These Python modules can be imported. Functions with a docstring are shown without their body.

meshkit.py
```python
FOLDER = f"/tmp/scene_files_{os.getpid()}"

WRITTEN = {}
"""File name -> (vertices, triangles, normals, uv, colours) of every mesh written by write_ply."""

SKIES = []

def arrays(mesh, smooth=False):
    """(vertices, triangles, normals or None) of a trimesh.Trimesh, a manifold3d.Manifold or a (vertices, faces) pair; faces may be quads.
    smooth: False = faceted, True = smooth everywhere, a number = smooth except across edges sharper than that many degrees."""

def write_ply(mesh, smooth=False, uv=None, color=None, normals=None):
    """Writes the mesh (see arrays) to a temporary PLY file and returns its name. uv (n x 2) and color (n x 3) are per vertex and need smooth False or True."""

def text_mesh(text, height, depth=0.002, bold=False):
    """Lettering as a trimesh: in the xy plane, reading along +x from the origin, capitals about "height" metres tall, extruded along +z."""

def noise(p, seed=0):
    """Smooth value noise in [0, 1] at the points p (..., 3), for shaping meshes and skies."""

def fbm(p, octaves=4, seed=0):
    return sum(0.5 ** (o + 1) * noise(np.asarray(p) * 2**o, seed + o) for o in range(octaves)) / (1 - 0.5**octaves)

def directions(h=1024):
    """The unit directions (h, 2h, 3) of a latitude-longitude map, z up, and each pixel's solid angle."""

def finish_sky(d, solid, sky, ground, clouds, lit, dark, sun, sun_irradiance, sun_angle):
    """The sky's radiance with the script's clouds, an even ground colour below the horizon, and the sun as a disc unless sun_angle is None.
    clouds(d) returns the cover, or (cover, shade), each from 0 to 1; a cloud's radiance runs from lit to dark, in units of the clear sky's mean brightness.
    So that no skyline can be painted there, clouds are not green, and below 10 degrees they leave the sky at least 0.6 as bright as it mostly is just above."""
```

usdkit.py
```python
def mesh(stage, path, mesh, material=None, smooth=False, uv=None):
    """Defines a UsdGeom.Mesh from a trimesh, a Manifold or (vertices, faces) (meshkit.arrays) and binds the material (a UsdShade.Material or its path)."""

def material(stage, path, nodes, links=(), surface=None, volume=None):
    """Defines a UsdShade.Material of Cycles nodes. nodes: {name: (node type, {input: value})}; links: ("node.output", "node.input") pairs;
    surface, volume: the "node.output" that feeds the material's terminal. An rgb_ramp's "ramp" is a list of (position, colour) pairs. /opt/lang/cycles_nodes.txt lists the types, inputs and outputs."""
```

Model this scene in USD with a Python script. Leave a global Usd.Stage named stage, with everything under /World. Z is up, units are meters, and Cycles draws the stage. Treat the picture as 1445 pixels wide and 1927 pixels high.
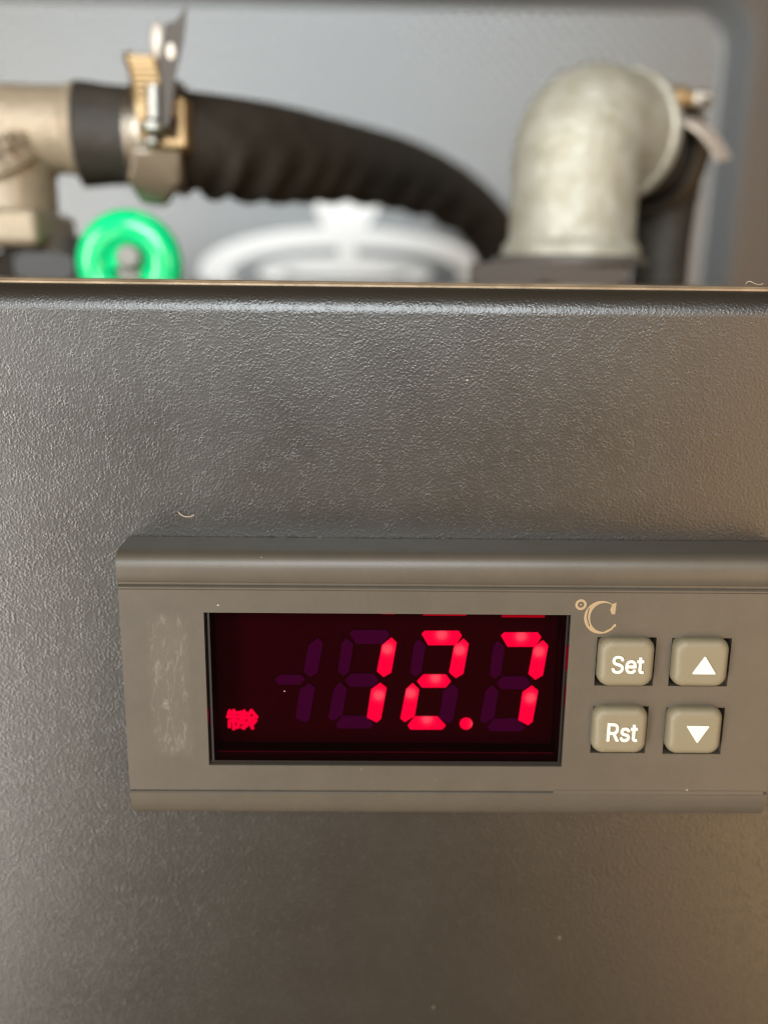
import math, random
import numpy as np, trimesh, manifold3d as m3, usdkit, meshkit
import shapely.geometry as sg, shapely.affinity as sa
from shapely.ops import unary_union
from pxr import Usd, UsdGeom, UsdLux, UsdShade, Gf, Sdf

stage = Usd.Stage.CreateInMemory()
UsdGeom.Xform.Define(stage, '/World')
random.seed(7); rng = np.random.default_rng(7)
UP = 0.20                      # the middle of the controller stands 20 cm above the ground; all sizes below are millimetres

def W(v):
    return np.asarray(v, float) * 0.001 + np.array([0, 0, UP])

# ---------------------------------------------------------------- camera
FPX, CX, CY = 1750.0, 722.5, 963.5
def _n(v): v = np.array(v, float); return v / np.linalg.norm(v)
_d = _n((-62, 7163, FPX)); _r = _n((119737, 1387, FPX)); _r = _n(_r - _d * (_r @ _d) * .5); _d = _n(_d - _r * (_r @ _d))
CAMROT = np.stack([_r, np.cross(_r, _d), -_d])           # lens axes -> place axes
CAMPOS = np.array([-1.66, -105.38, 45.53])
FOCUS = 103.5
cam = UsdGeom.Camera.Define(stage, '/World/camera')
right, down, fwd = CAMROT[:, 0], CAMROT[:, 1], CAMROT[:, 2]
p = W(CAMPOS)
cam.AddTransformOp().Set(Gf.Matrix4d(*right, 0, *(-down), 0, *(-fwd), 0, *p, 1))
cam.CreateFocalLengthAttr(50.0); cam.CreateHorizontalApertureAttr(50.0 * 1445 / FPX)
cam.CreateFStopAttr(16.0); cam.CreateFocusDistanceAttr(FOCUS * 0.001)
cam.CreateClippingRangeAttr(Gf.Vec2f(0.005, 100.0))
cam.CreateExposureAttr(0.0)

def P(px, py, Y):
    """the spot of the place, Y mm behind the front panel, that a survey of the photograph puts at px, py"""
    ray = CAMROT @ np.array([(px - CX) / FPX, (py - CY) / FPX, 1.0])
    return CAMPOS + ray * ((Y - CAMPOS[1]) / ray[1])

# ---------------------------------------------------------------- light: a window on the left, the room around, a high window, an added warm fill
def rect_light(name, pos, at, w, h, color, power):
    l = UsdLux.RectLight.Define(stage, '/World/' + name)
    z = _n(np.array(pos, float) - np.array(at, float)); x = _n(np.cross((0, 0, 1), z)); y = np.cross(z, x); q = W(pos)
    l.AddTransformOp().Set(Gf.Matrix4d(*x, 0, *y, 0, *z, 0, *q, 1))
    l.CreateWidthAttr(w * .001); l.CreateHeightAttr(h * .001); l.CreateColorAttr(Gf.Vec3f(*color)); l.CreateIntensityAttr(power)
    return l
rect_light('window_light', (-570, -590, -110), (0, 0, 10), 260, 1060, (1.0, 0.955, 0.885), 15.0)
rect_light('high_window_light', (-35, -620, 315), (-40, 250, 80), 360, 330, (0.88, 0.96, 1.0), 15.0)
rect_light('warm_wall_fill', (450, -600, -150), (0, 0, 10), 320, 860, (1.0, 0.61, 0.30), 3.9)  # warm area light added to stand for a lit wall at the right
dome = UsdLux.DomeLight.Define(stage, '/World/room_ambience')
bg = usdkit.material(stage, '/World/Looks/room_ambience', {'b': ('background_shader', {'color': (1.0, 0.74, 0.46), 'strength': 0.12})}, [], surface='b.background')
UsdShade.MaterialBindingAPI.Apply(dome.GetPrim()).Bind(bg)

# ---------------------------------------------------------------- materials
LOOKS = '/World/Looks/'
def mat(name, nodes, links, surface='p.BSDF'):
    return usdkit.material(stage, LOOKS + name, nodes, links, surface=surface)
def pos_nodes(scale):          # coordinates in millimetres
    return {'g': ('geometry', {}), 'mm': ('mapping', {'vector': (0, 0, 0), 'scale': (scale,) * 3})}, [('g.position', 'mm.vector')]

def simple(name, color, rough=.5, metal=0., bump=0., bscale=1.0, vary=0.0, vscale=.3, **kw):
    n, l = pos_nodes(1000.0)
    n['p'] = ('principled_bsdf', {'base_color': color, 'roughness': rough, 'metallic': metal, **kw})
    if bump:
        n['nz'] = ('noise_texture', {'scale': bscale, 'detail': 3.0, 'roughness': .55})
        n['bp'] = ('bump', {'strength': 1.0, 'distance': bump * .001})
        l += [('mm.vector', 'nz.vector'), ('nz.fac', 'bp.height'), ('bp.normal', 'p.normal')]
    if vary:
        n['nv'] = ('noise_texture', {'scale': vscale, 'detail': 5.0, 'roughness': .6})
        c = np.array(color)
        n['rv'] = ('rgb_ramp', {'ramp': [(.3, tuple(c * (1 - vary))), (.7, tuple(np.minimum(c * (1 + vary), 1)))]})
        l += [('mm.vector', 'nv.vector'), ('nv.fac', 'rv.fac'), ('rv.color', 'p.base_color')]
    return mat(name, n, l)

def powder_coat():
    n, l = pos_nodes(1000.0)
    n['p'] = ('principled_bsdf', {'base_color': (.018, .0145, .0105), 'roughness': .33, 'specular_ior_level': .95})
    n['na'] = ('noise_texture', {'scale': 3.6, 'detail': 3.0, 'roughness': .5, 'distortion': .1})
    n['wp'] = ('mix', {'mix_type': 'add', 'fac': .35}); n['ws'] = ('noise_texture', {'scale': 2.2, 'detail': 2.0})
    n['vb'] = ('voronoi_texture', {'scale': 3.0, 'feature': 'f1', 'randomness': 1.0})
    n['vp'] = ('map_range', {'range_type': 'smoothstep', 'from_min': .05, 'from_max': .75, 'to_min': 1.0, 'to_max': 0.0, 'clamp': True})
    n['am'] = ('noise_texture', {'scale': .7, 'detail': 2.0}); n['ar'] = ('map_range', {'from_min': .3, 'from_max': .65, 'to_min': .25, 'to_max': 1.0, 'clamp': True})
    n['va'] = ('math', {'math_type': 'multiply'}); n['nf'] = ('math', {'math_type': 'multiply', 'value2': .55}); n['pk'] = ('math', {'math_type': 'add'})
    n['nb'] = ('noise_texture', {'scale': .12, 'detail': 2.0})
    n['bp'] = ('bump', {'strength': 1.0, 'distance': .000023})
    n['sp'] = ('voronoi_texture', {'scale': .55})
    n['sw'] = ('noise_texture', {'scale': .09, 'detail': 1.0})
    n['rs'] = ('rgb_ramp', {'ramp': [(0, (1, 1, 1)), (.045, (1, 1, 1)), (.07, (0, 0, 0))]})
    n['cr'] = ('separate_color', {})
    n['few'] = ('math', {'math_type': 'greater_than', 'value2': .988})
    n['mk'] = ('math', {'math_type': 'multiply'})
    n['mx'] = ('mix', {'color1': (.018, .0145, .0105), 'color2': (.28, .25, .20)})
    n['rr'] = ('map_range', {'from_min': .3, 'from_max': .7, 'to_min': .34, 'to_max': .38})
    l += [('mm.vector', 'na.vector'), ('mm.vector', 'nb.vector'), ('mm.vector', 'ws.vector'), ('mm.vector', 'wp.color1'), ('ws.color', 'wp.color2'), ('wp.color', 'vb.vector'), ('vb.distance', 'vp.value'), ('vp.result', 'va.value1'), ('mm.vector', 'am.vector'), ('am.fac', 'ar.value'), ('ar.result', 'va.value2'), ('na.fac', 'nf.value1'), ('va.value', 'pk.value1'), ('nf.value', 'pk.value2'), ('pk.value', 'bp.height'), ('bp.normal', 'p.normal'),
          ('mm.vector', 'sp.vector'), ('sp.distance', 'rs.fac'), ('sp.color', 'cr.color'), ('cr.r', 'few.value1'),
          ('rs.color', 'mk.value1'), ('few.value', 'mk.value2'), ('mk.value', 'mx.fac'), ('mx.color', 'p.base_color'),
          ('nb.fac', 'rr.value'), ('rr.result', 'p.roughness')]
    return mat('powder_coat', n, l)

def grey_plastic():
    n, l = pos_nodes(1000.0)
    base = (.069, .057, .042)
    n['p'] = ('principled_bsdf', {'base_color': base, 'roughness': .42})
    n['na'] = ('noise_texture', {'scale': 5.0, 'detail': 2.0})
    n['bp'] = ('bump', {'strength': .8, 'distance': .000012})
    n['st'] = ('noise_texture', {'scale': .16, 'detail': 5.0, 'roughness': .65})
    n['sr'] = ('rgb_ramp', {'ramp': [(.3, tuple(.92 * c for c in base)), (.72, tuple(1.1 * c for c in base))]})
    # dust specks, scattered
    n['sp'] = ('voronoi_texture', {'scale': .8})
    n['rs'] = ('rgb_ramp', {'ramp': [(0, (1, 1, 1)), (.06, (1, 1, 1)), (.1, (0, 0, 0))]})
    n['cr'] = ('separate_color', {})
    n['few'] = ('math', {'math_type': 'greater_than', 'value2': .955})
    n['mk'] = ('math', {'math_type': 'multiply'})
    n['mx'] = ('mix', {'color2': (.34, .29, .22)})
    # glue left where a sticker was peeled off, left of the display
    n['xy'] = ('separate_xyz', {})
    n['dx'] = ('math', {'math_type': 'add', 'value2': 24.6}); n['ax'] = ('math', {'math_type': 'absolute'})
    n['mxr'] = ('map_range', {'from_min': 1.5, 'from_max': 2.6, 'to_min': 1.0, 'to_max': 0.0, 'clamp': True})
    n['zz'] = ('math', {'math_type': 'absolute'}); n['mz'] = ('map_range', {'from_min': 208.0, 'from_max': 209.6, 'to_min': 1.0, 'to_max': 0.0, 'clamp': True})
    n['mz2'] = ('map_range', {'from_min': 191.2, 'from_max': 192.4, 'to_min': 0.0, 'to_max': 1.0, 'clamp': True})
    n['gm0'] = ('mapping', {'scale': (1.3, 1.3, .45)}); n['gn'] = ('noise_texture', {'scale': 1.0, 'detail': 7.0, 'roughness': .75, 'distortion': .6})
    n['gr'] = ('map_range', {'from_min': .52, 'from_max': .85, 'to_min': 0.03, 'to_max': .5, 'clamp': True})
    n['g1'] = ('math', {'math_type': 'multiply'}); n['g2'] = ('math', {'math_type': 'multiply'}); n['g3'] = ('math', {'math_type': 'multiply'})
    n['gm'] = ('mix', {'color2': (.34, .30, .25)})
    n['sm0'] = ('mapping', {'scale': (1.6, 1.6, .22), 'rotation': (0, .12, 0)}); n['sm'] = ('noise_texture', {'scale': .8, 'detail': 6.0, 'roughness': .7}); n['smr'] = ('map_range', {'from_min': .5, 'from_max': .85, 'to_min': 0.0, 'to_max': .015, 'clamp': True}); n['smx'] = ('mix', {'color2': (.34, .30, .25)})
    l += [('mm.vector', 'na.vector'), ('na.fac', 'bp.height'), ('bp.normal', 'p.normal'), ('mm.vector', 'st.vector'), ('st.fac', 'sr.fac'),
          ('mm.vector', 'sp.vector'), ('sp.distance', 'rs.fac'), ('sp.color', 'cr.color'), ('cr.r', 'few.value1'), ('rs.color', 'mk.value1'), ('few.value', 'mk.value2'),
          ('mm.vector', 'xy.vector'), ('xy.x', 'dx.value1'), ('dx.value', 'ax.value1'), ('ax.value', 'mxr.value'), ('xy.z', 'mz.value'), ('xy.z', 'mz2.value'),
          ('mm.vector', 'gm0.vector'), ('gm0.vector', 'gn.vector'), ('gn.fac', 'gr.value'), ('mxr.result', 'g1.value1'), ('mz.result', 'g1.value2'), ('g1.value', 'g2.value1'), ('mz2.result', 'g2.value2'),
          ('g2.value', 'g3.value1'), ('gr.result', 'g3.value2'), ('g3.value', 'gm.fac'), ('mm.vector', 'sm0.vector'), ('sm0.vector', 'sm.vector'), ('sm.fac', 'smr.value'), ('smr.result', 'smx.fac'), ('sr.color', 'smx.color1'), ('smx.color', 'gm.color1'),
          ('gm.color', 'mx.color1'), ('mk.value', 'mx.fac'), ('mx.color', 'p.base_color')]
    return mat('grey_plastic', n, l)

def tinted_pane():
    n, l = pos_nodes(1000.0)
    n['t'] = ('transparent_bsdf', {'color': (.62, .10, .26)})
    n['gl'] = ('glossy_bsdf', {'color': (1, 1, 1), 'roughness': .06})
    n['f'] = ('fresnel', {'IOR': 1.26})
    n['m'] = ('mix_closure', {})
    # dust on the pane
    n['sp'] = ('voronoi_texture', {'scale': .7})
    n['rs'] = ('rgb_ramp', {'ramp': [(0, (1, 1, 1)), (.05, (1, 1, 1)), (.085, (0, 0, 0))]})
    n['cr'] = ('separate_color', {}); n['few'] = ('math', {'math_type': 'greater_than', 'value2': .93}); n['mk'] = ('math', {'math_type': 'multiply'})
    n['df'] = ('diffuse_bsdf', {'color': (.5, .42, .34)}); n['m2'] = ('mix_closure', {})
    l += [('f.fac', 'm.fac'), ('t.BSDF', 'm.closure1'), ('gl.BSDF', 'm.closure2'),
          ('mm.vector', 'sp.vector'), ('sp.distance', 'rs.fac'), ('sp.color', 'cr.color'), ('cr.r', 'few.value1'), ('rs.color', 'mk.value1'), ('few.value', 'mk.value2'),
          ('mk.value', 'm2.fac'), ('m.closure', 'm2.closure1'), ('df.BSDF', 'm2.closure2')]
    return mat('tinted_pane', n, l, 'm2.closure')

def led(name, strength):       # brighter where the diode sits under its light guide (st = millimetres from it)
    n = {'uv': ('uvmap', {'attribute': 'st'}), 'ln': ('vector_math', {'math_type': 'length'}),
         'r': ('rgb_ramp', {'ramp': [(0, (1, .38, .22)), (.09, (1, .28, .20)), (.155, (1, .04, .11)), (.25, (.95, .001, .085)), (1, (.88, .001, .080))]}),
         'e': ('emission', {'strength': strength})}
    l = [('uv.UV', 'ln.vector1'), ('ln.value', 'sc.value1'), ('sc.value', 'r.fac'), ('r.color', 'e.color')]
    n['sc'] = ('math', {'math_type': 'multiply', 'value2': .2})
    return mat(name, n, l, 'e.emission')

def knurled():
    n, l = pos_nodes(1000.0)
    n['p'] = ('principled_bsdf', {'base_color': (.15, .16, .165), 'roughness': .30, 'specular_ior_level': .85})
    n['m2'] = ('mapping', {'rotation': (0, math.pi / 4, 0), 'scale': (1, .001, 1)})
    n['v'] = ('voronoi_texture', {'scale': .30, 'randomness': 0.0})
    n['bp'] = ('bump', {'strength': 1.0, 'distance': .00042})
    l += [('mm.vector', 'm2.vector'), ('m2.vector', 'v.vector'), ('v.distance', 'bp.height'), ('bp.normal', 'p.normal')]
    return mat('knurled_grey', n, l)

def galvanised():
    n, l = pos_nodes(1000.0)
    n['p'] = ('principled_bsdf', {'base_color': (.60, .60, .50), 'roughness': .55, 'metallic': .25})
    n['na'] = ('noise_texture', {'scale': .45, 'detail': 5.0, 'roughness': .6}); n['bp'] = ('bump', {'strength': 1.0, 'distance': .0005})
    n['nv'] = ('noise_texture', {'scale': .22, 'detail': 4.0}); n['rv'] = ('rgb_ramp', {'ramp': [(.3, (.38, .355, .275)), (.5, (.44, .425, .35)), (.7, (.50, .49, .42))]})
    n['rr'] = ('map_range', {'from_min': .3, 'from_max': .7, 'to_min': .4, 'to_max': .6})
    l += [('mm.vector', 'na.vector'), ('na.fac', 'bp.height'), ('bp.normal', 'p.normal'), ('mm.vector', 'nv.vector'), ('nv.fac', 'rv.fac'), ('rv.color', 'p.base_color'), ('na.fac', 'rr.value'), ('rr.result', 'p.roughness')]
    return mat('galvanised_iron', n, l)

M = dict(
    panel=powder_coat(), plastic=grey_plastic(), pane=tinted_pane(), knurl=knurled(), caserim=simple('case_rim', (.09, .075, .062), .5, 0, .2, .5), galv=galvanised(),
    led=led('red_light', 2.0), reflection_glow=mat('red_led_reflection', {'e': ('emission', {'color': (1, .0, .045), 'strength': .55})}, [], 'e.emission'),  # emission standing in for mirrored segments, not a light source of its own
    faint=mat('faint_led_reflection', {'e': ('emission', {'color': (1, .0, .05), 'strength': .16})}, [], 'e.emission'),  # the same painted reflection, weaker
    unlit=simple('unlit_segment', (.030, .001, .13), .5), board=simple('display_black', (.015, .004, .0055), .6, 0, specular_ior_level=.15),
    brass_cast=simple('cast_nickel_brass', (.37, .30, .215), .5, .35, .3, .6, .08, .15),
    rubber=simple('black_rubber', (.030, .024, .018), .62, 0, .35, .7, .35, .2),
    steel=simple('band_steel', (.36, .31, .25), .38, 1.0, .1, .4), gold=simple('passivated_gold', (.46, .32, .17), .5, .85, .1, .5),
    keymetal=simple('key_steel', (.055, .043, .033), .55, 0, .1, .3), silver=simple('bright_steel', (.34, .33, .30), .42, 1.0),
    nut=simple('black_nylon', (.035, .031, .029), .42, 0, .1, .8), nutbrown=simple('grey_nylon', (.10, .085, .075), .45, 0, .1, .8),
    green=simple('green_plastic', (.0, .70, .24), .16, 0, coat_weight=.5), white=simple('white_print', (.93, .94, .94), .5),
    button=simple('olive_rubber', (.16, .133, .082), .55, 0, .02, 3.0), letter=simple('cream_print', (.60, .55, .48), .5),
    tan=simple('tan_print', (.27, .19, .105), .5), lint=simple('pale_lint', (.34, .27, .20), .8), rim=simple('brown_rim', (.34, .25, .16), .35, .5, .05, .6, .3, .2))

# ---------------------------------------------------------------- building helpers
used = {}
def numbered(path):
    k = used.get(path, 0); used[path] = k + 1
    return path if k == 0 else f'{path}_{k:03d}'
def tag(prim, label=None, category=None, group=None, kind=None):
    for k, v in (('label', label), ('category', category), ('group', group), ('kind', kind)):
        if v: prim.SetCustomDataByKey(k, v)
    return prim
def thing(name, label, category, base=(0, 0, 0), group=None, kind=None):
    path = numbered('/World/' + name)
    x = UsdGeom.Xform.Define(stage, path); b = W(base); x.AddTranslateOp().Set(Gf.Vec3d(*b))
    BASE[path] = b
    return tag(x.GetPrim(), label, category, group, kind)
BASE = {}
def obj(name, mesh, material, parent=None, smooth=35, label=None, uv=None):
    if not isinstance(uv, np.ndarray):
        v, f, _ = meshkit.arrays(mesh); mesh = trimesh.Trimesh(v, f, process=False); mesh.remove_unreferenced_vertices()
    path = numbered((str(parent.GetPath()) if parent else '/World') + '/' + name)
    v, f, _ = meshkit.arrays(mesh)
    b = np.zeros(3)
    if parent:
        root = '/'.join(str(parent.GetPath()).split('/')[:3]); b = BASE.get(root, b)
    g = usdkit.mesh(stage, path, trimesh.Trimesh(W(v) - b, f, process=False), M[material], smooth, uv)
    if label: g.GetPrim().SetCustomDataByKey('label', label)
    return g.GetPrim()
def man(mesh):
    v, f, _ = meshkit.arrays(mesh)
    return m3.Manifold(m3.Mesh(np.asarray(v, np.float32), np.asarray(f, np.uint32)))
def poly(points, h):           # outline (x, z) -> solid from y=0 to y=-h
    g = points if hasattr(points, 'geom_type') else sg.Polygon(points)
    gs = [q for q in getattr(g, 'geoms', [g]) if q.area > 0]
    m = trimesh.util.concatenate([trimesh.creation.extrude_polygon(sg.polygon.orient(q), h, engine='earcut') for q in gs])
    v = m.vertices; return trimesh.Trimesh(np.stack([v[:, 0], -v[:, 2], v[:, 1]], 1), m.faces, process=False)
def moved(mesh, d):
    m = mesh.copy(); m.apply_translation(d); return m
def bx(lo, hi, r=0.0):
    lo, hi = np.array(lo, float), np.array(hi, float)
    if r <= 0:
        m = trimesh.creation.box(hi - lo); m.apply_translation((lo + hi) / 2); return m
    pts = [trimesh.creation.icosphere(2, r).vertices + [(lo[0] + r, hi[0] - r)[i], (lo[1] + r, hi[1] - r)[j], (lo[2] + r, hi[2] - r)[k]] for i in (0, 1) for j in (0, 1) for k in (0, 1)]
    return trimesh.convex.convex_hull(np.vstack(pts))
def frames(path):
    path = np.asarray(path, float); t = np.gradient(path, axis=0); t /= np.linalg.norm(t, axis=1)[:, None]
    u = np.cross(t[0], (0, 0, 1.0)); u = u if np.linalg.norm(u) > 1e-3 else np.array([1.0, 0, 0]); out = []
    for k in t:
        u = _n(u - k * (u @ k)); out.append((u, np.cross(k, u)))
    return path, t, out
def tube(path, rad, seg=48, cap=True, shape=None):
    path, t, fr = frames(path); n = len(path); rad = np.broadcast_to(rad, n); a = np.linspace(0, 2 * np.pi, seg, endpoint=False)
    rings = []
    for i in range(n):
        u, w = fr[i]; r = rad[i] * (shape(i, a) if shape else 1.0)
        rings.append(path[i] + (np.cos(a) * r)[:, None] * u + (np.sin(a) * r)[:, None] * w)
    v = np.vstack(rings); f = []
    for i in range(n - 1):
        for j in range(seg):
            k = (j + 1) % seg; f += [[i * seg + j, i * seg + k, (i + 1) * seg + k], [i * seg + j, (i + 1) * seg + k, (i + 1) * seg + j]]
    if cap:
        v = np.vstack([v, path[0], path[-1]]); c0, c1 = len(v) - 2, len(v) - 1
        for j in range(seg):
            k = (j + 1) % seg; f += [[c0, k, j], [c1, (n - 1) * seg + j, (n - 1) * seg + k]]
    m = trimesh.Trimesh(v, f, process=False)
    return m
def lathe(profile, origin, axis, seg=64):      # profile of (radius, height)
    m = trimesh.creation.revolve(np.array(profile, float), sections=seg)
    R = trimesh.geometry.align_vectors((0, 0, 1), _n(axis)); m.apply_transform(R); m.apply_translation(origin); return m
def spline(pts, n):
    from scipy.interpolate import CubicSpline
    pts = np.asarray(pts, float); s = np.r_[0, np.cumsum(np.linalg.norm(np.diff(pts, axis=0), axis=1))]
    return CubicSpline(s, pts)(np.linspace(0, s[-1], n))
def spline1(pts, vals, n):
    from scipy.interpolate import PchipInterpolator
    pts = np.asarray(pts, float); s = np.r_[0, np.cumsum(np.linalg.norm(np.diff(pts, axis=0), axis=1))]
    return PchipInterpolator(s, vals)(np.linspace(0, s[-1], n))
def rrect(cx, cz, w, h, r):
    return sa.translate(sg.box(-w / 2 + r, -h / 2 + r, w / 2 - r, h / 2 - r).buffer(r, 12), cx, cz)
def strip(path, half, normal_of, thick):       # a bent metal strap: path points, half-width vector, thickness along the normals
    path = np.asarray(path, float); n = len(path); nr = np.array(normal_of) if np.ndim(normal_of) == 2 else np.tile(normal_of, (n, 1))
    half = np.asarray(half, float); half = np.tile(half, (n, 1)) if half.ndim == 1 else half
    ring = np.stack([path - half, path + half, path + half + nr * thick, path - half + nr * thick], 1)
    v = ring.reshape(-1, 3); f = []
    for i in range(n - 1):
        for j in range(4):
            k = (j + 1) % 4; a, b, c, d = i * 4 + j, i * 4 + k, (i + 1) * 4 + k, (i + 1) * 4 + j; f += [[a, b, c], [a, c, d]]
    f += [[0, 2, 1], [0, 3, 2], [4 * n - 4, 4 * n - 3, 4 * n - 2], [4 * n - 4, 4 * n - 2, 4 * n - 1]]
    m = trimesh.Trimesh(v, f, process=False); m.fix_normals(); return m
def hexagon(r, turn, h0, h1, c, cham=0.12):
    a = np.radians(turn + np.arange(6) * 60); q = np.stack([np.cos(a) * r, np.sin(a) * r], 1)
    h = m3.Manifold.extrude(m3.CrossSection([q]), h1 - h0)
    k = r * cham
    cone = man(trimesh.creation.revolve(np.array([(0, 0), (r - k * .8, 0), (r + .01, k * .55), (r + .01, h1 - h0 - k * .55), (r - k * .8, h1 - h0), (0, h1 - h0)]), sections=72))
    h = (h ^ cone).to_mesh()
    return trimesh.Trimesh(h.vert_properties[:, :3] + [c[0], c[1], h0], h.tri_verts, process=False)

ZT = 45.9                      # top of the box

# ---------------------------------------------------------------- the box and the case behind it
box = thing('control_box', 'black powder coated metal box with fine grained front that the controller is set in', 'equipment box', (0, 0, -150))
R = 3.0; prof = [(0.0, -150.0)] + [(0.0, z) for z in np.linspace(-149, ZT - R - .3, 3)]
prof += [(R - R * math.cos(a), ZT - .55 - R + R * math.sin(a)) for a in np.linspace(0, math.pi / 2, 14)]
prof += [(R + .1, ZT - 1.8), (1.4, ZT - 4.5), (1.4, -150.0)]
def along_x(prof, x0, x1):
    g = sg.Polygon(prof); m = trimesh.creation.extrude_polygon(sg.polygon.orient(g), x1 - x0, engine='earcut'); v = m.vertices
    return trimesh.Trimesh(np.stack([v[:, 2] + x0, v[:, 0], v[:, 1]], 1), m.faces, process=False)
hole = bx((-26, -3, -13.5), (42, 3, 13.5))
pf = (man(along_x(prof, -110, 110)) - man(hole)).to_mesh()
obj('front_panel', trimesh.Trimesh(pf.vert_properties[:, :3], pf.tri_verts, process=False), 'panel', box, 30)
lid = [(3.1, ZT - 1.75), (3.1, ZT - .35), (3.35, ZT - .08), (3.8, ZT), (250, ZT), (250, ZT - 1.75)]
obj('top_plate', along_x(lid, -110, 110), 'rim', box, 30, label='warm brown edge of the top plate')  # plate in a warm brown, mottled at random
obj('back_panel', bx((-110, 250.2, -150), (110, 251.7, ZT)), 'panel', box)
obj('side_panel', bx((-111.7, 4.3, -150), (-110.2, 250, ZT - .1)), 'panel', box)
obj('side_panel', bx((110.2, 4.3, -150), (111.7, 250, ZT - .1)), 'panel', box)

YW = 268.0
case = thing('equipment_case', 'grey dimpled plastic case wall with rounded recess and white splash print behind the pipes', 'case', (0, YW, -150))
xr = P(1392, 300, YW - 8)[0]; zt = P(700, 4, YW - 8)[2] + 8.5
gx = np.unique(np.r_[np.linspace(-230, xr - 30, 60), np.linspace(xr - 30, xr + 6, 110), np.linspace(xr + 6, xr + 70, 8)])
gz = np.unique(np.r_[np.linspace(-150, zt - 40, 60), np.linspace(zt - 40, zt + 4, 130), np.linspace(zt + 4, zt + 45, 8)])
X, Z = np.meshgrid(gx, gz)
lean = (Z - 90) * 0.02        # the right wall of the recess leans a little
rc = 22.0; qx, qz = X - (xr + lean - rc), Z - (zt - rc)
dist = np.where((qx > 0) & (qz > 0), np.hypot(qx, qz) - rc, np.maximum(qx, qz) - rc)        # >0 outside the recess
tz = np.clip((dist + 8.5) / 8.5, 0, 1); step = tz * tz * (3 - 2 * tz)
tb = np.clip((dist + 15.0) / 3.0, 0, 1)
Y = YW - 13.0 * step
v = np.stack([X, Y, Z], -1).reshape(-1, 3); nx, nzv = len(gx), len(gz); f = []
for i in range(nzv - 1):
    k = i * nx + np.arange(nx - 1); f.append(np.stack([k, k + 1, k + nx + 1, k + nx], 1))
f = np.vstack(f); tri = np.vstack([f[:, [0, 1, 2]], f[:, [0, 2, 3]]])
back = v + [0, 16, 0]
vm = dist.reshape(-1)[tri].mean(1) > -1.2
def part_of(mask): return trimesh.util.concatenate([trimesh.Trimesh(v, tri[mask], process=False), trimesh.Trimesh(back, tri[mask][:, ::-1], process=False)])
obj('recessed_wall', part_of(~vm), 'knurl', case, True)
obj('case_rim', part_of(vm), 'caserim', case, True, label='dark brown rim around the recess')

def ellipse(cx, cz, a, b): return sa.translate(sa.scale(sg.Point(0, 0).buffer(1, 48), a, b), cx, cz)
def E(px, py): q = P(px, py, YW); return q[0], q[2]
s = (P(800, 500, YW)[0] - P(700, 500, YW)[0]) / 100        # mm for one unit of the survey at the case wall
ex, ez = E(650, 512)
ring = lambda a, b, c, d: ellipse(ex, ez, a * s, b * s).difference(ellipse(ex, ez - 4 * s, c * s, d * s))
drop = sg.Polygon([E(*q) for q in [(592, 372), (597, 405), (612, 428), (632, 446), (638, 470), (628, 492), (600, 506), (700, 506), (676, 492), (668, 470), (672, 446), (694, 424), (708, 400), (709, 380), (698, 362), (676, 352), (655, 356), (640, 376), (622, 384), (606, 378)]]).buffer(1.2 * s * 4).buffer(-1.2 * s * 4)
prints = [ring(274, 82, 216, 50), ring(164, 30, 122, 13), ellipse(ex, ez, 100 * s, 9 * s), drop]
emblem = unary_union(prints)
obj('splash_emblem', moved(poly(emblem, .25), (0, YW + .05, 0)), 'white', case, label='white printed water drop rising from ripples')

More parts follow.
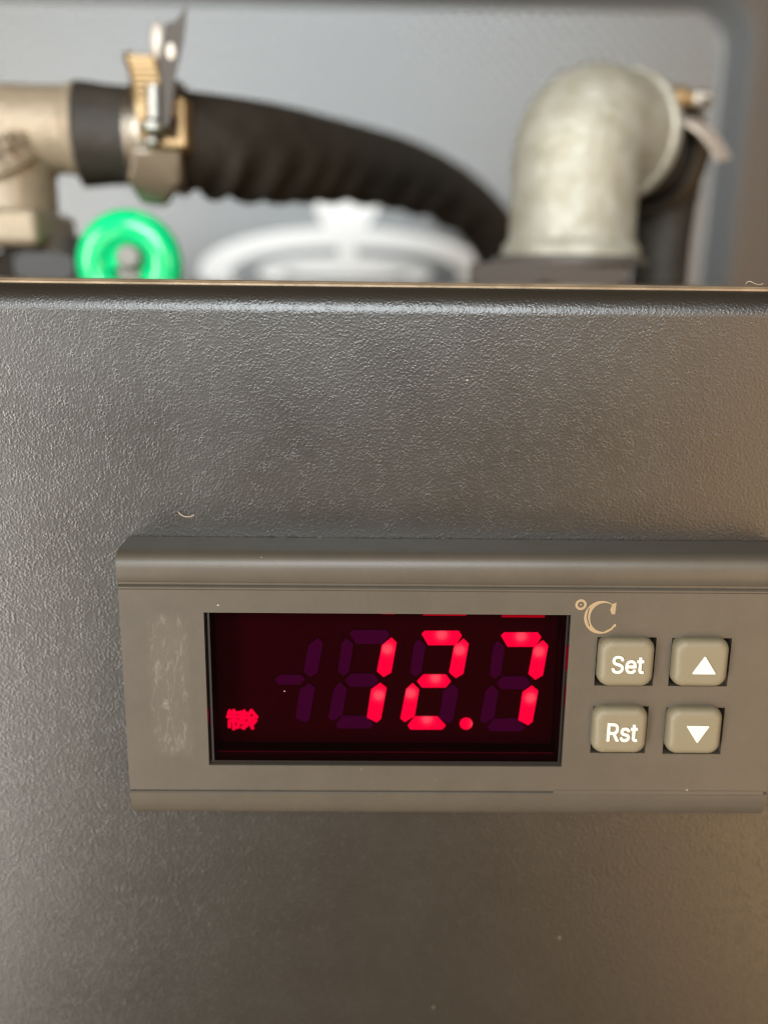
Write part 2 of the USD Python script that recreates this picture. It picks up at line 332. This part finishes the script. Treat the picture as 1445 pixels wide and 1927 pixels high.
# ---------------------------------------------------------------- the temperature controller
YF = -6.0
ctl = thing('temperature_controller', 'grey panel-mount temperature controller with red digital readout of 12.7 and four buttons', 'thermostat', (0, 0, -16.6))
prof = [(-.22, 16.65), (-3.2, 16.6), (-4.8, 16.5), (-5.6, 16.28), (-6.1, 15.85), (-6.38, 15.2), (-6.45, 14.5), (-6.42, 13.9), (-6.15, 13.15), (-5.95, 12.95), (-5.75, 12.92), (-5.75, 12.62), (-5.98, 12.56), (-6.16, 12.40), (-6.16, 12.24), (YF, 12.05),
        (YF, -12.75), (-5.75, -12.8), (-5.75, -13.0), (-5.96, -13.04), (-6.12, -13.2), (-6.07, -13.55), (-5.9, -14.6), (-5.5, -15.7), (-4.8, -16.4), (-3.6, -16.65), (-.22, -16.65)]
body = man(along_x(prof[::-1], -29.9, 45.9))
outline = sg.box(-29.9, -7.5, 45.9, 2).buffer(-.45).buffer(.45, 6)
om = trimesh.creation.extrude_polygon(outline, 40, engine='earcut'); om.apply_translation((0, 0, -20)); body = body ^ man(om)
body += man(bx((20.3, -6.05, -13.25), (45.4, -5.2, -12.68)))
WX0, WX1, WZ0, WZ1 = -20.45, 21.12, -9.6, 9.4
body -= man(bx((WX0, -8, WZ0), (WX1, -2.0, WZ1)))
holes = {'set': (24.27, 31.08, .79, 6.77), 'up': (32.85, 39.72, .78, 6.72), 'reset': (24.35, 30.85, -7.78, -1.77), 'down': (32.9, 39.78, -7.86, -1.9)}
for h in holes.values():
    body -= man(bx((h[0], -8, h[2]), (h[1], -2.2, h[3])))
bm = body.to_mesh()
obj('housing', trimesh.Trimesh(bm.vert_properties[:, :3], bm.tri_verts, process=False), 'plastic', ctl, 28)
obj('seam_shadow_strip', poly(sg.box(-29.55, -16.3, 45.55, 16.3).difference(sg.box(-25, -12.6, 41, 12.6)), .24), 'nut', ctl, False)  # black strip added to paint the seam shadow around the housing
obj('mounting_sleeve', bx((-24, .2, -12.5), (40, 40, 12.5), .8), 'nut', ctl)

M['strap'] = simple('pale_strap_and_glint', (.62, .55, .48), .5, .4)  # loose strap, and the painted glints on the thumb key
M['hub'] = simple('hub_grey', (.30, .29, .27), .6)
M['black'] = simple('frame_black', (.006, .005, .005), .7, 0, specular_ior_level=.1)
disp = obj('display_board', bx((WX0 + .1, -2.6, WZ0 + .1), (WX1 - .1, -2.05, WZ1 - .1)), 'board', ctl)
YS = -2.75
k = 420 / 1445.
def seg_px(pts, dx=0, dy=0): return [(680 + k * u + dx, 1100 + k * w + dy) for u, w in pts]
B = {'a': [(390, 322), (410, 302), (630, 302), (650, 332), (612, 393), (432, 393)], 'b': [(600, 402), (662, 352), (695, 385), (660, 578), (611, 607), (568, 570)],
     'g': [(360, 628), (402, 585), (547, 585), (579, 628), (545, 668), (392, 668)], 'e': [(332, 640), (374, 682), (345, 852), (280, 892), (253, 868), (290, 680)],
     'd': [(300, 915), (345, 857), (492, 857), (546, 915), (522, 940), (318, 940)], 'c': [(503, 869), (530, 689), (590, 646), (630, 679), (593, 879), (565, 901)],
     'f': [(370, 355), (415, 395), (388, 570), (350, 600), (315, 570), (340, 390)]}
hot = {'a': (520, 325), 'b': (635, 425), 'g': (480, 605), 'e': (318, 705), 'd': (425, 870), 'c': (580, 725)}
def segment(pts, lit, spot=None):
    w = np.array([P(x, y, YS) for x, y in pts]); g = sg.Polygon(w[:, [0, 2]]).buffer(-.06).buffer(.06, 4)
    m = moved(poly(g, .12), (0, YS + .1, 0))
    if lit:
        m = m.subdivide_to_size(.5); s0 = P(*spot, YS)
        obj('lit_segment', m, 'led', disp, False, uv=(m.vertices[:, [0, 2]] - s0[[0, 2]]))
    else:
        obj('unlit_segment', m, 'unlit', disp, False)
DIG = [(-467 * k, -7 * k, 'bc'), (0, 0, 'abged'), (514 * k, 10.5 * k, 'abc')]
for dx, dy, lit in DIG:
    for key in 'abcdefg':
        spot = seg_px([hot[key]], dx, dy)[0] if key in lit else None
        segment(seg_px(B[key], dx, dy), key in lit, spot)
segment(seg_px(B['b'], -274, -2), False); segment(seg_px(B['c'], -270, -2), False)
c4 = 600 / 1445.
segment([(200 + c4 * u, 980 + c4 * w) for u, w in [(762, 720), (790, 699), (882, 699), (902, 720), (876, 743), (782, 743)]], False)
dp = seg_px([(678, 903)])[0]
c0 = P(*dp, YS); r0 = 42 * k / 16.0
m = moved(poly(sg.Point(c0[0], c0[2]).buffer(r0, 10), .12), (0, YS + .1, 0)).subdivide_to_size(.5)
obj('decimal_point', m, 'led', disp, False, uv=m.vertices[:, [0, 2]] - (c0[[0, 2]] + [1.2, 0]))
def I(u, w): q = P(370 + u * 190 / 1445., 1280 + w * 190 / 1445., YS); return q[0], q[2]
strokes = [[(470, 445), (455, 500)], [(460, 472), (600, 472)], [(445, 528), (615, 528)], [(530, 440), (530, 700)], [(470, 585), (470, 670)], [(470, 585), (595, 585)], [(595, 585), (595, 675)], [(575, 680), (595, 672)], [(632, 462), (632, 620)], [(680, 448), (680, 690)], [(650, 680), (680, 690)],
           [(725, 480), (740, 510)], [(712, 660), (745, 580)], [(780, 440), (722, 545)], [(780, 440), (858, 535)], [(760, 545), (810, 545)], [(748, 590), (845, 585)], [(845, 585), (795, 640)], [(765, 630), (800, 690)]]
icon = unary_union([sg.LineString([I(*q) for q in st]).buffer(.19, 4) for st in strokes])
m = moved(poly(icon, .12), (0, YS + .1, 0))
obj('cooling_symbol', m, 'led', disp, False, label='small red lit symbol for cooling', uv=np.full((len(m.vertices), 2), 4.0))

# the smoky pane in front, its front edge bevelled
def bevelled(x0, x1, z0, z1, yb, yf, b):
    pts = [(x, yb, z) for x in (x0, x1) for z in (z0, z1)] + [(x, yf + b * .55, z) for x in (x0, x1) for z in (z0, z1)] + [(x, yf, z) for x in (x0 + b, x1 - b) for z in (z0 + b * 1.3, z1 - .05)]
    return trimesh.convex.convex_hull(np.array(pts))
PX0, PX1, PZ0, PZ1 = WX0 + .32, WX1 - .18, WZ0 + .16, WZ1 - .08
full = bevelled(PX0, PX1, PZ0, PZ1, -5.0, -5.8, .28)
keep = full.triangles_center[:, 1] < -5.02      # open at the back: only the face and its bevels are glazed
pane = trimesh.Trimesh(full.vertices, full.faces[keep], process=False)
fn = np.abs(pane.face_normals[:, 1]) > .98
pr = obj('display_pane', trimesh.Trimesh(pane.vertices, pane.faces[fn], process=False), 'pane', ctl, False)
M['edgeglass'] = mat('polished_edge', {'p': ('principled_bsdf', {'base_color': (.02, .016, .014), 'roughness': .22, 'specular_ior_level': .9})}, [])
obj('polished_edge', trimesh.Trimesh(pane.vertices, pane.faces[~fn], process=False), 'edgeglass', pr, False)
fr_ = sg.box(WX0 + .02, WZ0 + .02, WX1 - .02, WZ1 - .02).difference(sg.box(PX0 + .34, PZ0 + 1.1, PX1 - .55, PZ1 - .02))
obj('baffle_frame', moved(poly(fr_, 2.25), (0, -2.7, 0)), 'black', ctl, False)  # black frame added to keep LED light off the recess walls
M['ledge'] = simple('ledge_grey', (.07, .06, .05), .4)
obj('ledge_light_line', bx((PX0 + .5, -4.98, PZ0 + 1.06), (PX1 - .7, -4.955, PZ0 + 1.13)), 'ledge', ctl, False)  # thin grey strip painting the light line on the frame edge
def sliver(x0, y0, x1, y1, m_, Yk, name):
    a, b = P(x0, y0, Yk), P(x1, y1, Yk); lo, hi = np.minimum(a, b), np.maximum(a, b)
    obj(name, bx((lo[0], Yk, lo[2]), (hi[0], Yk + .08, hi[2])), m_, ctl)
for q in [(719, 1153.5, 743, 1156.5), (796, 1154, 877, 1159.5), (944, 1157, 1025, 1162.5)]: sliver(*q, 'reflection_glow', -5.75, 'painted_reflection')  # glowing slivers painted in for LED reflections along the pane edge
sliver(1066.5, 1215, 1070.5, 1262, 'faint', -5.75, 'painted_reflection'); sliver(1064, 1290, 1067, 1330, 'faint', -5.75, 'painted_reflection'); sliver(389, 1333, 393, 1362, 'faint', -5.75, 'painted_reflection')

# buttons
def front_text(text, px0, py0, px1, py1, Yk, depth=.14):
    a, b = P(px0, py1, Yk), P(px1, py0, Yk)
    m = meshkit.text_mesh(text, 1.0, depth, bold=True); lo, hi = m.bounds
    v = m.vertices.copy(); v[:, 0] = a[0] + (v[:, 0] - lo[0]) / (hi[0] - lo[0]) * (b[0] - a[0]); v[:, 1] = a[2] + (v[:, 1] - lo[1]) / (hi[1] - lo[1]) * (b[2] - a[2])
    return trimesh.Trimesh(np.stack([v[:, 0], Yk - v[:, 2] + .03, v[:, 1]], 1), m.faces, process=False)
YB = -7.25
caps = {'set': (1178.3, 1247), 'up': (1318, 1247.5), 'reset': (1166, 1374), 'down': (1306, 1375.5)}
marks = {'set': ('Set', (1149.5, 1234, 1213, 1268)), 'reset': ('Rst', (1140.5, 1361, 1201, 1396)), 'up': (None, [(1301, 1268.5), (1347, 1269), (1326.5, 1234.5)]), 'down': (None, [(1291, 1366), (1335, 1366.5), (1311, 1399)])}
names = {'set': 'button marked Set', 'reset': 'button marked Rst', 'up': 'button with a triangle pointing up', 'down': 'button with a triangle pointing down'}
for key, (cx, cy) in caps.items():
    c = P(cx, cy, -6.7); w, h = 6.35, 5.85; pts = []
    for inset, y in ((0, -2.6), (0, -6.35), (.10, -6.75), (.30, -7.05), (.62, -7.22), (.95, YB)):
        g = rrect(c[0], c[2], w - 2 * inset, h - 2 * inset, 1.35 - inset * .6); q = np.array(g.exterior.coords)
        pts.append(np.stack([q[:, 0], np.full(len(q), y), q[:, 1]], 1))
    b = obj('button', trimesh.convex.convex_hull(np.vstack(pts)), 'button', ctl, 40, label=names[key])
    text, where = marks[key]
    if text:
        obj('lettering', front_text(text, *where, YB), 'letter', b, False)
    else:
        w3 = np.array([P(x, y, YB) for x, y in where]); obj('arrow_mark', moved(poly(sg.Polygon(w3[:, [0, 2]]).buffer(-.1).buffer(.1, 4), .13), (0, YB + .03, 0)), 'letter', b, False)

# the degree mark
def D(px, py): q = P(px, py, YF); return q[0], q[2]
u = 1 / 16.2
oc = D(1093, 1138)
ringm = sg.Point(oc).buffer(10.5 * u, 12).difference(sg.Point(oc).buffer(5.8 * u, 12)).union(sg.Point(oc).buffer(1.6 * u, 6))
cc = D(1131, 1162)
outer = sa.translate(sa.scale(sg.Point(0, 0).buffer(1, 32), 31.5 * u, 32 * u), *cc); inner = sa.translate(sa.scale(sg.Point(0, 0).buffer(1, 32), 26 * u, 28.2 * u), cc[0] + 5.5 * u, cc[1])
cut = sg.Polygon([(cc[0] + 5 * u, cc[1]), (cc[0] + 60 * u, cc[1] + 34 * u), (cc[0] + 60 * u, cc[1] - 36 * u)])
cshape = outer.difference(inner).difference(cut)
serif = sg.Polygon([D(*q) for q in [(1152, 1137), (1160, 1134), (1157, 1156), (1151, 1156), (1148, 1148)]])
tail = sg.LineString([D(*q) for q in [(1157, 1176), (1150, 1184), (1138, 1190)]]).buffer(1.9 * u)
core = sg.LineString([D(*q) for q in [(1108, 1145), (1104.5, 1162), (1109, 1178)]]).buffer(1.0 * u)
obj('degree_mark', moved(poly(unary_union([ringm, cshape.difference(core), serif, tail]), .03), (0, YF + .01, 0)), 'tan', ctl, False, label='tan printed degrees Celsius sign')

# ---------------------------------------------------------------- pipes behind the box
YA = 85.0
sA = P(723, 300, YA)[0] - P(722, 300, YA)[0]          # mm per survey unit at the fittings
def A(px, py, Y=YA): return P(px, py, Y)

# left fitting: cast elbow with raised lettering
ax = A(12, 255); zb = A(10, 466)[2]
lf = thing('cast_elbow_fitting', 'matt beige cast metal elbow pipe fitting with raised oval lettering beside the black hose', 'pipe fitting', (ax[0], YA, ZT))
rb = 84 * sA
dn = [(0, 0, 0)]
path = np.array([(ax[0], YA, zb + 2)] + [(ax[0], YA, z) for z in np.linspace(zb + 3, ax[2] - 4, 6)] + [(ax[0] + 4 - 4 * math.cos(a), YA, ax[2] - 4 + 4 * math.sin(a)) for a in np.linspace(.2, math.pi / 2, 6)] + [(x, YA, ax[2] - (x - ax[0] - 4) * .03) for x in np.linspace(ax[0] + 6, A(152, 0)[0], 6)])
v1 = lathe([(0, 0), (rb, 0), (rb, ax[2] - zb), (rb * .98, ax[2] - zb + 2), (rb * .9, ax[2] - zb + 5), (rb * .6, ax[2] - zb + 8.3), (0, ax[2] - zb + 9.4)], (ax[0], YA, zb), (0, 0, 1))
xe = A(160, 250)[0]; rz = 78 * sA; zc = A(80, 244)[2]
h1 = lathe([(0, 0), (rz * 1.02, 0), (rz, 6), (rz, xe - ax[0] - 2.2), (rz * 1.10, xe - ax[0] - 1.6), (rz * 1.10, xe - ax[0]), (0, xe - ax[0])], (ax[0], YA, zc), (1, 0, 0))
h2 = lathe([(0, 0), (rz, 0), (rz, 20), (0, 20)], (ax[0], YA, zc), (-1, 0, 0))
bodym = (man(v1) + man(h1) + man(h2)).refine_to_length(1.1).to_mesh()
bt = trimesh.Trimesh(bodym.vert_properties[:, :3], bodym.tri_verts, process=False); bt.merge_vertices(); trimesh.smoothing.filter_taubin(bt, iterations=18)
fit = obj('body', bt, 'brass_cast', lf, True)
c = A(-20, 432); z0, z1 = A(0, 466)[2], A(0, 398)[2]
obj('flange', trimesh.convex.convex_hull(np.vstack([np.array(bx((A(-110, 0)[0], YA - 12.5, z0), (A(82, 0)[0], YA + 12, z1), 1.6).vertices)])), 'brass_cast', lf, 40)
# oval badge with raised letters on the front of the body, tilted
oc = A(8, 292, YA - rb); tilt = 28
fl = lambda g: sa.rotate(g, tilt, origin=(0, 0))
ov = sa.scale(sg.Point(0, 0).buffer(1, 40), 66 * sA, 30 * sA)
badge = [fl(ov.difference(sa.scale(ov, .90, .80)))]
x0 = -46
for w_ in (0, 1, 2, 3):
    x_ = x0 + w_ * 27
    badge += [fl(sg.box(x_ * sA, 2 * sA, (x_ + 6) * sA, 20 * sA)), fl(sg.box((x_ + 12) * sA, 2 * sA, (x_ + 18) * sA, 20 * sA)), fl(sg.box(x_ * sA, 9 * sA, (x_ + 18) * sA, 13 * sA))]
    badge += [fl(sg.box((x_ + 2) * sA, -20 * sA, (x_ + 8) * sA, -3 * sA)), fl(sg.box((x_ + 2) * sA, -20 * sA, (x_ + 16) * sA, -15 * sA))]
bmesh_ = moved(poly(unary_union(badge), 2.2), (oc[0], 0, oc[2])).subdivide_to_size(1.2)
vv = bmesh_.vertices; off = vv[:, 0] - ax[0]; vv[:, 1] = vv[:, 1] * 1.1 + (YA - np.sqrt(np.maximum((rb + .1) ** 2 - off ** 2, 4.0)))
obj('raised_lettering', trimesh.Trimesh(vv, bmesh_.faces, process=False), 'brass_cast', lf, False)

lc = A(45, 500)
ln = thing('black_pipe_nut', 'flat black pipe nut under the cast elbow at the left edge', 'pipe nut', (lc[0], YA, ZT))
obj('hex_body', hexagon(103 * sA, 12, ZT, A(0, 476)[2], (A(58, 0)[0], YA)), 'nut', ln, 30)
obj('collar', lathe([(0, 0), (76 * sA, 0), (74 * sA, A(0, 440)[2] - A(0, 474)[2]), (0, A(0, 440)[2] - A(0, 474)[2])], (A(42, 0)[0], YA + 1.5, A(0, 476)[2]), (0, 0, 1)), 'nutbrown', ln, 30)

# the big hose
hp = [(152, 253, 85), (240, 256, 85), (330, 263, 86), (420, 273, 92), (500, 282, 103), (580, 291, 120), (660, 303, 140), (740, 320, 162), (810, 346, 184), (870, 382, 203), (915, 425, 216), (945, 480, 225), (958, 535, 230)]
pts = [P(x, y, Y_) for x, y, Y_ in hp]; NH = 260
cl = spline(pts, NH); ss = np.r_[0, np.cumsum(np.linalg.norm(np.diff(cl, axis=0), axis=1))]
RH = 86 * sA
rad = RH * (1 + .08 * np.exp(-(ss / 4.0) ** 2 * .7) + .06 * np.exp(-((ss - 42) / 22) ** 2))
pth, tt, frs = frames(cl)
below = [math.atan2(-frs[i][1][2], -frs[i][0][2]) for i in range(NH)]
xs0, xs1 = np.interp(P(345, 0, 86)[0], cl[:, 0], ss), np.interp(P(930, 0, 218)[0], cl[:, 0], ss)
seen = [CX + FPX * (q_ := CAMROT.T @ (c_ - CAMPOS))[0] / q_[2] for c_ in cl]      # folds crowd as the hose recedes
def bumps(i, a):
    d = np.cos(a - below[i]); m_ = np.clip((d + .1) / 1.1, 0, 1) ** 1.5
    on = np.clip((ss[i] - xs0 - 1) / 4, 0, 1) * np.clip((xs1 - ss[i]) / 30, 0, 1)
    wv = .5 + .5 * math.cos(2 * math.pi * (seen[i] - 405) / 56 + .7 * math.sin(ss[i] * .11))
    return 1 + m_ * on * (-.22 + .40 * wv ** 1.3)
hose = thing('rubber_hose', 'thick black rubber hose arching from the cast elbow with wrinkles under its bend', 'hose', (pts[0][0], YA, ZT))
obj('hose_wall', tube(cl, rad, 72, True, bumps), 'rubber', hose, True)

# left clamp
cx0, cx1 = A(243, 0)[0], A(342, 0)[0]; cm = (cx0 + cx1) / 2; ca = np.array([cm, YA, A(290, 260)[2]])
clamp = thing('hose_clamp', 'gold and steel hose clamp with upright thumb key on the thick hose', 'hose clamp', (cm, YA, ca[2]))
th = np.linspace(0, 2 * np.pi, 73); rc_ = RH * 1.03
ringp = np.stack([np.full(73, cm), YA - rc_ * np.sin(th), ca[2] - rc_ * .02 + rc_ * np.cos(th)], 1); ringn = np.stack([0 * th, -np.sin(th), np.cos(th)], 1)
obj('band', strip(ringp, ((cx1 - cx0) / 2, 0, 0), ringn, .8), 'steel', clamp, 30)
for xx in (cx0 + .9, cx1 - 1.0):
    obj('band_edge', tube(ringp + ringn * .8 + np.array([xx - cm, 0, 0]), .55, 10, False), 'steel', clamp, True)
# lug hanging under the band
lug = np.vstack([trimesh.creation.icosphere(2, r_).vertices + A(x_, y_, y2) for x_, y_, y2, r_ in [(252, 335, YA - 8, 1.4), (334, 335, YA - 8, 1.4), (276, 368, YA - 6, 1.5), (306, 370, YA - 6, 1.6), (256, 335, YA - 1, 1.4), (330, 335, YA - 1, 1.4), (292, 372, YA - 2, 1.4), (256, 285, YA - 10.3, .8), (334, 285, YA - 10.3, .8)]])
obj('clamp_barrel', trimesh.convex.convex_hull(lug), 'steel', clamp, 50)
# gold saddle with a window
sx0, sx1 = A(262, 0, 73)[0], A(346, 0, 73)[0]; sz0, sz1 = A(0, 276, 73)[2], A(0, 178, 73)[2]
sad = man(bx((sx0, 71, sz0), (sx1, 77.5, sz1), .7)) - man(bx((A(303, 0, 71)[0], 60, A(0, 256, 71)[2]), (A(326, 0, 71)[0], 75.5, A(0, 213, 71)[2]))) - man(bx((A(266, 0, 71)[0], 60, A(0, 262, 71)[2]), (A(300, 0, 71)[0], 74, A(0, 190, 71)[2])))
sm = sad.to_mesh(); obj('saddle', trimesh.Trimesh(sm.vert_properties[:, :3], sm.tri_verts, process=False), 'gold', clamp, 30)
# the band's loose end with its worm slots, standing up
tp = np.array([A(286, 262, 73), A(285, 230, 72), A(284, 200, 72), A(281, 175, 73), A(277, 150, 75), A(271, 125, 78), A(264, 104, 82)]); tp = spline(tp, 26)
nn = np.tile(_n((-.15, -1, .2)), (26, 1)); hw = np.stack([np.interp(np.arange(26), [0, 12, 25], [20, 28, 30]) * sA] + [np.zeros(26)] * 2, 1)
tl = obj('band_tail', strip(tp, hw, nn, .6), 'gold', clamp, 30)
for i in range(3, 25, 2):
    q = tp[i] + nn[i] * .55; obj('worm_ridge', bx(q + [-hw[i][0] * .72, -.45, -.28], q + [hw[i][0] * .8, .1, .28], .09), 'gold', tl, 40)
obj('tail_lip', trimesh.convex.convex_hull(np.vstack([trimesh.creation.icosphere(2, .8).vertices + q for q in (A(240, 104, 82), A(254, 112, 81), A(262, 150, 76), A(250, 128, 80), A(262, 180, 74))])), 'gold', clamp, 40)
# screw and thumb key
obj('screw_shank', lathe([(0, 0), (.9, 0), (1.7, .8), (2.6, 1.2), (2.6, 2.2), (1.5, 3), (1.5, 8.4), (0, 8.6)], A(291, 258, 70), (.05, 0, 1), 32), 'silver', clamp, 40)
key = sg.Polygon([(q[0], q[2]) for q in (A(x, y, 68) for x, y in [(349, 14), (347, 50), (343, 85), (334, 120), (326, 160), (322, 200), (316, 240), (305, 240), (304, 190), (303, 160), (298, 118), (302, 90), (308, 62), (311, 50), (322, 48), (334, 38)])]).buffer(.25).buffer(-.25)
km = moved(poly(key, 7.0), (0, 72.5, 0)).subdivide_to_size(1.5); km.vertices[:, 0] += (km.vertices[:, 1] - 68) * -.25 + (km.vertices[:, 1] - 69) ** 2 * .01
kp = obj('thumb_key', km, 'keymetal', clamp, 40)
for x_, y_, Y_, r_ in ((322, 96, 65.8, 1.15),):
    bmp = trimesh.creation.icosphere(3, r_); bmp.vertices *= (.9, .4, 1.5); bmp.apply_translation(A(x_, y_, Y_)); obj('dimple_glint', bmp, 'strap', kp, True)  # pale bump painted in for a glint on the key
bmp = trimesh.creation.icosphere(3, 1.9); bmp.vertices *= (.8, .7, 1.7); bmp.apply_translation(A(299, 76, 74)); obj('far_wing_glint', bmp, 'strap', kp, True)  # pale blob standing for the bright reflection on the far lobe
bmp = trimesh.creation.icosphere(3, 1.2); bmp.vertices *= (1.2, .8, .8); bmp.apply_translation(A(286, 266, 69.8)); obj('rivet', bmp, 'silver', clamp, True)

# green ring
gc = A(244, 496, 78); Rm, rm = 64 * sA, 34 * sA
gk = thing('green_ring_knob', 'bright green glossy plastic ring knob standing on the box below the gold clamp', 'knob', (gc[0], 78, ZT))
tor = trimesh.creation.torus(Rm, rm, 64, 32); v = tor.vertices
ang = np.arctan2(v[:, 1], v[:, 0])
tor = trimesh.Trimesh(np.stack([v[:, 0], -v[:, 2] * .95, v[:, 1]], 1) + [gc[0], 78, gc[2]], tor.faces, process=False); tor.fix_normals()
obj('ring', tor, 'green', gk, True)
obj('hub_screw', lathe([(0, -6), (2.3, -6), (2.3, 4.0), (1.8, 4.7), (0, 4.9)], A(252, 488, 78), (0, -1, .1), 40), 'hub', gk, 40)
obj('stem', bx(A(236, 560, 80) * [1, 0, 0] + [0, 75.5, ZT], A(272, 495, 80) * [1, 0, 1] + [0, 80.5, 0], .6), 'hub', gk, 40)
web = sg.Point(0, 0).buffer(Rm, 24).difference(sg.Polygon([(-.5, -1.0), (-Rm * 1.1, -.5), (-Rm * 1.1, -Rm), (-2.0, -Rm)]))
obj('web', moved(poly(sa.translate(web, gc[0], gc[2]), 3.2), (0, 79.5, 0)), 'green', gk, 40)
obj('back_plate', lathe([(0, 0), (Rm, 0), (Rm, 1.5), (0, 1.5)], (gc[0], 80.5, gc[2]), (0, 1, 0), 48), 'nut', gk, 40)

# ---------------------------------------------------------------- right elbow, nut, hose and clamp
ec = A(1074, 452); rE = 119 * sA; zE = ec[2]; hd = _n((.70, .714, 0)); ox = np.array([ec[0], YA, 0])
el = thing('galvanised_elbow', 'pale galvanised iron elbow pipe fitting, rounded and mottled, at right', 'pipe fitting', (ec[0], YA, zE))
zax = A(0, 112, YA + 9)[2] - rE * .985; Rb = 6.5; n1 = zax - Rb
def cyl(p0, ax_, h, r): return man(lathe([(0, 0), (r, 0), (r, h), (0, h)], p0, ax_, 96))
pieces = [cyl(ox + [0, 0, zE - 1], (0, 0, 1), n1 - zE + 1, rE), cyl(ox + hd * Rb + [0, 0, zax], hd, 9.5, rE * .985)]
ball = trimesh.creation.icosphere(4, rE * .99)
for a_ in np.linspace(0, math.pi / 2, 13):
    pieces.append(man(moved(ball, ox + hd * (Rb - Rb * math.cos(a_)) + [0, 0, n1 + Rb * math.sin(a_)])))
un = m3.Manifold.batch_boolean(pieces, m3.OpType.Add).refine_to_length(1.0).to_mesh()
ebm = trimesh.Trimesh(un.vert_properties[:, :3], un.tri_verts, process=False); ebm.merge_vertices(); trimesh.smoothing.filter_taubin(ebm, iterations=30)
obj('body', ebm, 'galv', el, True)
z0, z1 = A(0, 470)[2], A(0, 436)[2]; r1 = 131 * sA
obj('base_ring', lathe([(0, 0), (r1, 0), (r1, .3), (r1 * 1.0, (z1 - z0) * .45), (r1 * .965, (z1 - z0) * .7), (rE * .99, z1 - z0), (0, z1 - z0)], (ec[0], YA, z0), (0, 0, 1), 72), 'galv', el, 25)
ct = ox + hd * 14.6 + [0, 0, zax]
obj('outlet_ring', lathe([(0, 0), (rE * .97, 0), (rE * 1.05, .8), (rE * 1.06, 2.6), (rE * 1.02, 3.4), (0, 3.4)], ct, hd, 72), 'galv', el, 30)

rn = thing('hex_pipe_nut', 'large dark hexagonal pipe nut under the galvanised elbow', 'pipe nut', (ec[0], YA, ZT))
nc = A(1064, 0)
obj('hex_body', hexagon(168 * sA, 17, ZT, A(0, 484)[2], (nc[0] - .3, YA), .10), 'nutbrown', rn, 25)
obj('washer', lathe([(0, 0), (150 * sA, 0), (146 * sA, 1.2), (132 * sA, z0 - A(0, 486)[2]), (0, z0 - A(0, 486)[2])], (ec[0] - .2, YA, A(0, 485)[2]), (0, 0, 1)), 'nutbrown', rn, 25)

def H(t, z=0, side=0): return ox + hd * t + np.array([-hd[1], hd[0], 0]) * side + [0, 0, z]
hpts = [H(16.5, zax - 1.2), H(22, zax - 1.4), H(28, zax - 2.0), H(33, zax - 4.5), H(36.2, zax - 9.0), H(37.2, zax - 14), H(37.3, zax - 20), H(37.0, ZT)]
h2 = thing('drop_hose', 'black hose dropping behind the nut from the outlet of the galvanised elbow', 'hose', (hpts[-1][0], hpts[-1][1], ZT))
obj('hose_wall', tube(spline(hpts, 70), spline1(hpts, [10.6, 10.6, 10.4, 9.4, 7.8, 6.6, 6.2, 6.2], 70), 48), 'rubber', h2, True)
c2 = thing('small_hose_clamp', 'hose clamp with gold screw and curved loose strap behind the galvanised elbow', 'hose clamp', H(29.5, zax))
th = np.linspace(0, 2 * np.pi, 61); side = np.array([-hd[1], hd[0], 0]); cc_ = H(29.5, zax - 2.2); rr = 11.2
rp = cc_ + rr * (np.cos(th)[:, None] * np.array([0, 0, 1.0]) + np.sin(th)[:, None] * side); rn_ = np.cos(th)[:, None] * np.array([0, 0, 1.0]) + np.sin(th)[:, None] * side
obj('band', strip(rp, hd * 2.7, rn_, .8), 'steel', c2, 30)
tp = spline([A(1262, 230, 95), A(1288, 229, 93), A(1318, 244, 92), A(1342, 270, 92), A(1359, 302, 93), A(1364, 306, 93)][:5], 24)
tg = np.gradient(tp, axis=0); nrm = np.cross(tg, hd); nrm /= np.linalg.norm(nrm, axis=1)[:, None]
obj('loose_strap', strip(tp, hd * 2.6 + np.array([0, 0, .5]), nrm, .7), 'strap', c2, 30)
a_, b_ = A(1252, 184, 94), A(1298, 184, 94)
obj('gold_screw', lathe([(0, 0), (1.9, 0), (2.3, .5), (2.3, 3.2), (2.0, 3.9), (1.6, 4.2), (1.6, 5.4), (0, 5.4)], a_, _n(b_ - a_), 32), 'gold', c2, 40)
obj('screw_housing', bx(A(1296, 203, 95) + [0, -2, 0], A(1337, 170, 95) + [0, 2.5, 0], .8), 'silver', c2, 40)
obj('screw_slot', bx(A(1321, 192, 92.8) + [0, -.3, 0], A(1339, 184, 92.8) + [0, 1.2, 0], .2), 'keymetal', c2, 40)

# ---------------------------------------------------------------- lint
def fibre(name, label, pts, r):
    q = spline([P(*a) for a in pts], 24)
    o = obj(name, tube(q, r, 6), 'lint', None, True); tag(o, label, 'lint')
fibre('lint_fibre', 'tiny curled pale fibre stuck to the black front above the controller', [(336, 963, -.12), (343, 970, -.2), (353, 972.5, -.2), (366, 968.5, -.12)], .075)
fibre('lint_fibre', 'fine pale fibre lying on the top edge of the box at right', [(1403, 534, 3.5), (1410, 529, 3.2), (1418, 532, 3.2), (1426, 535, 3.4), (1436, 533, 3.6)], .05)
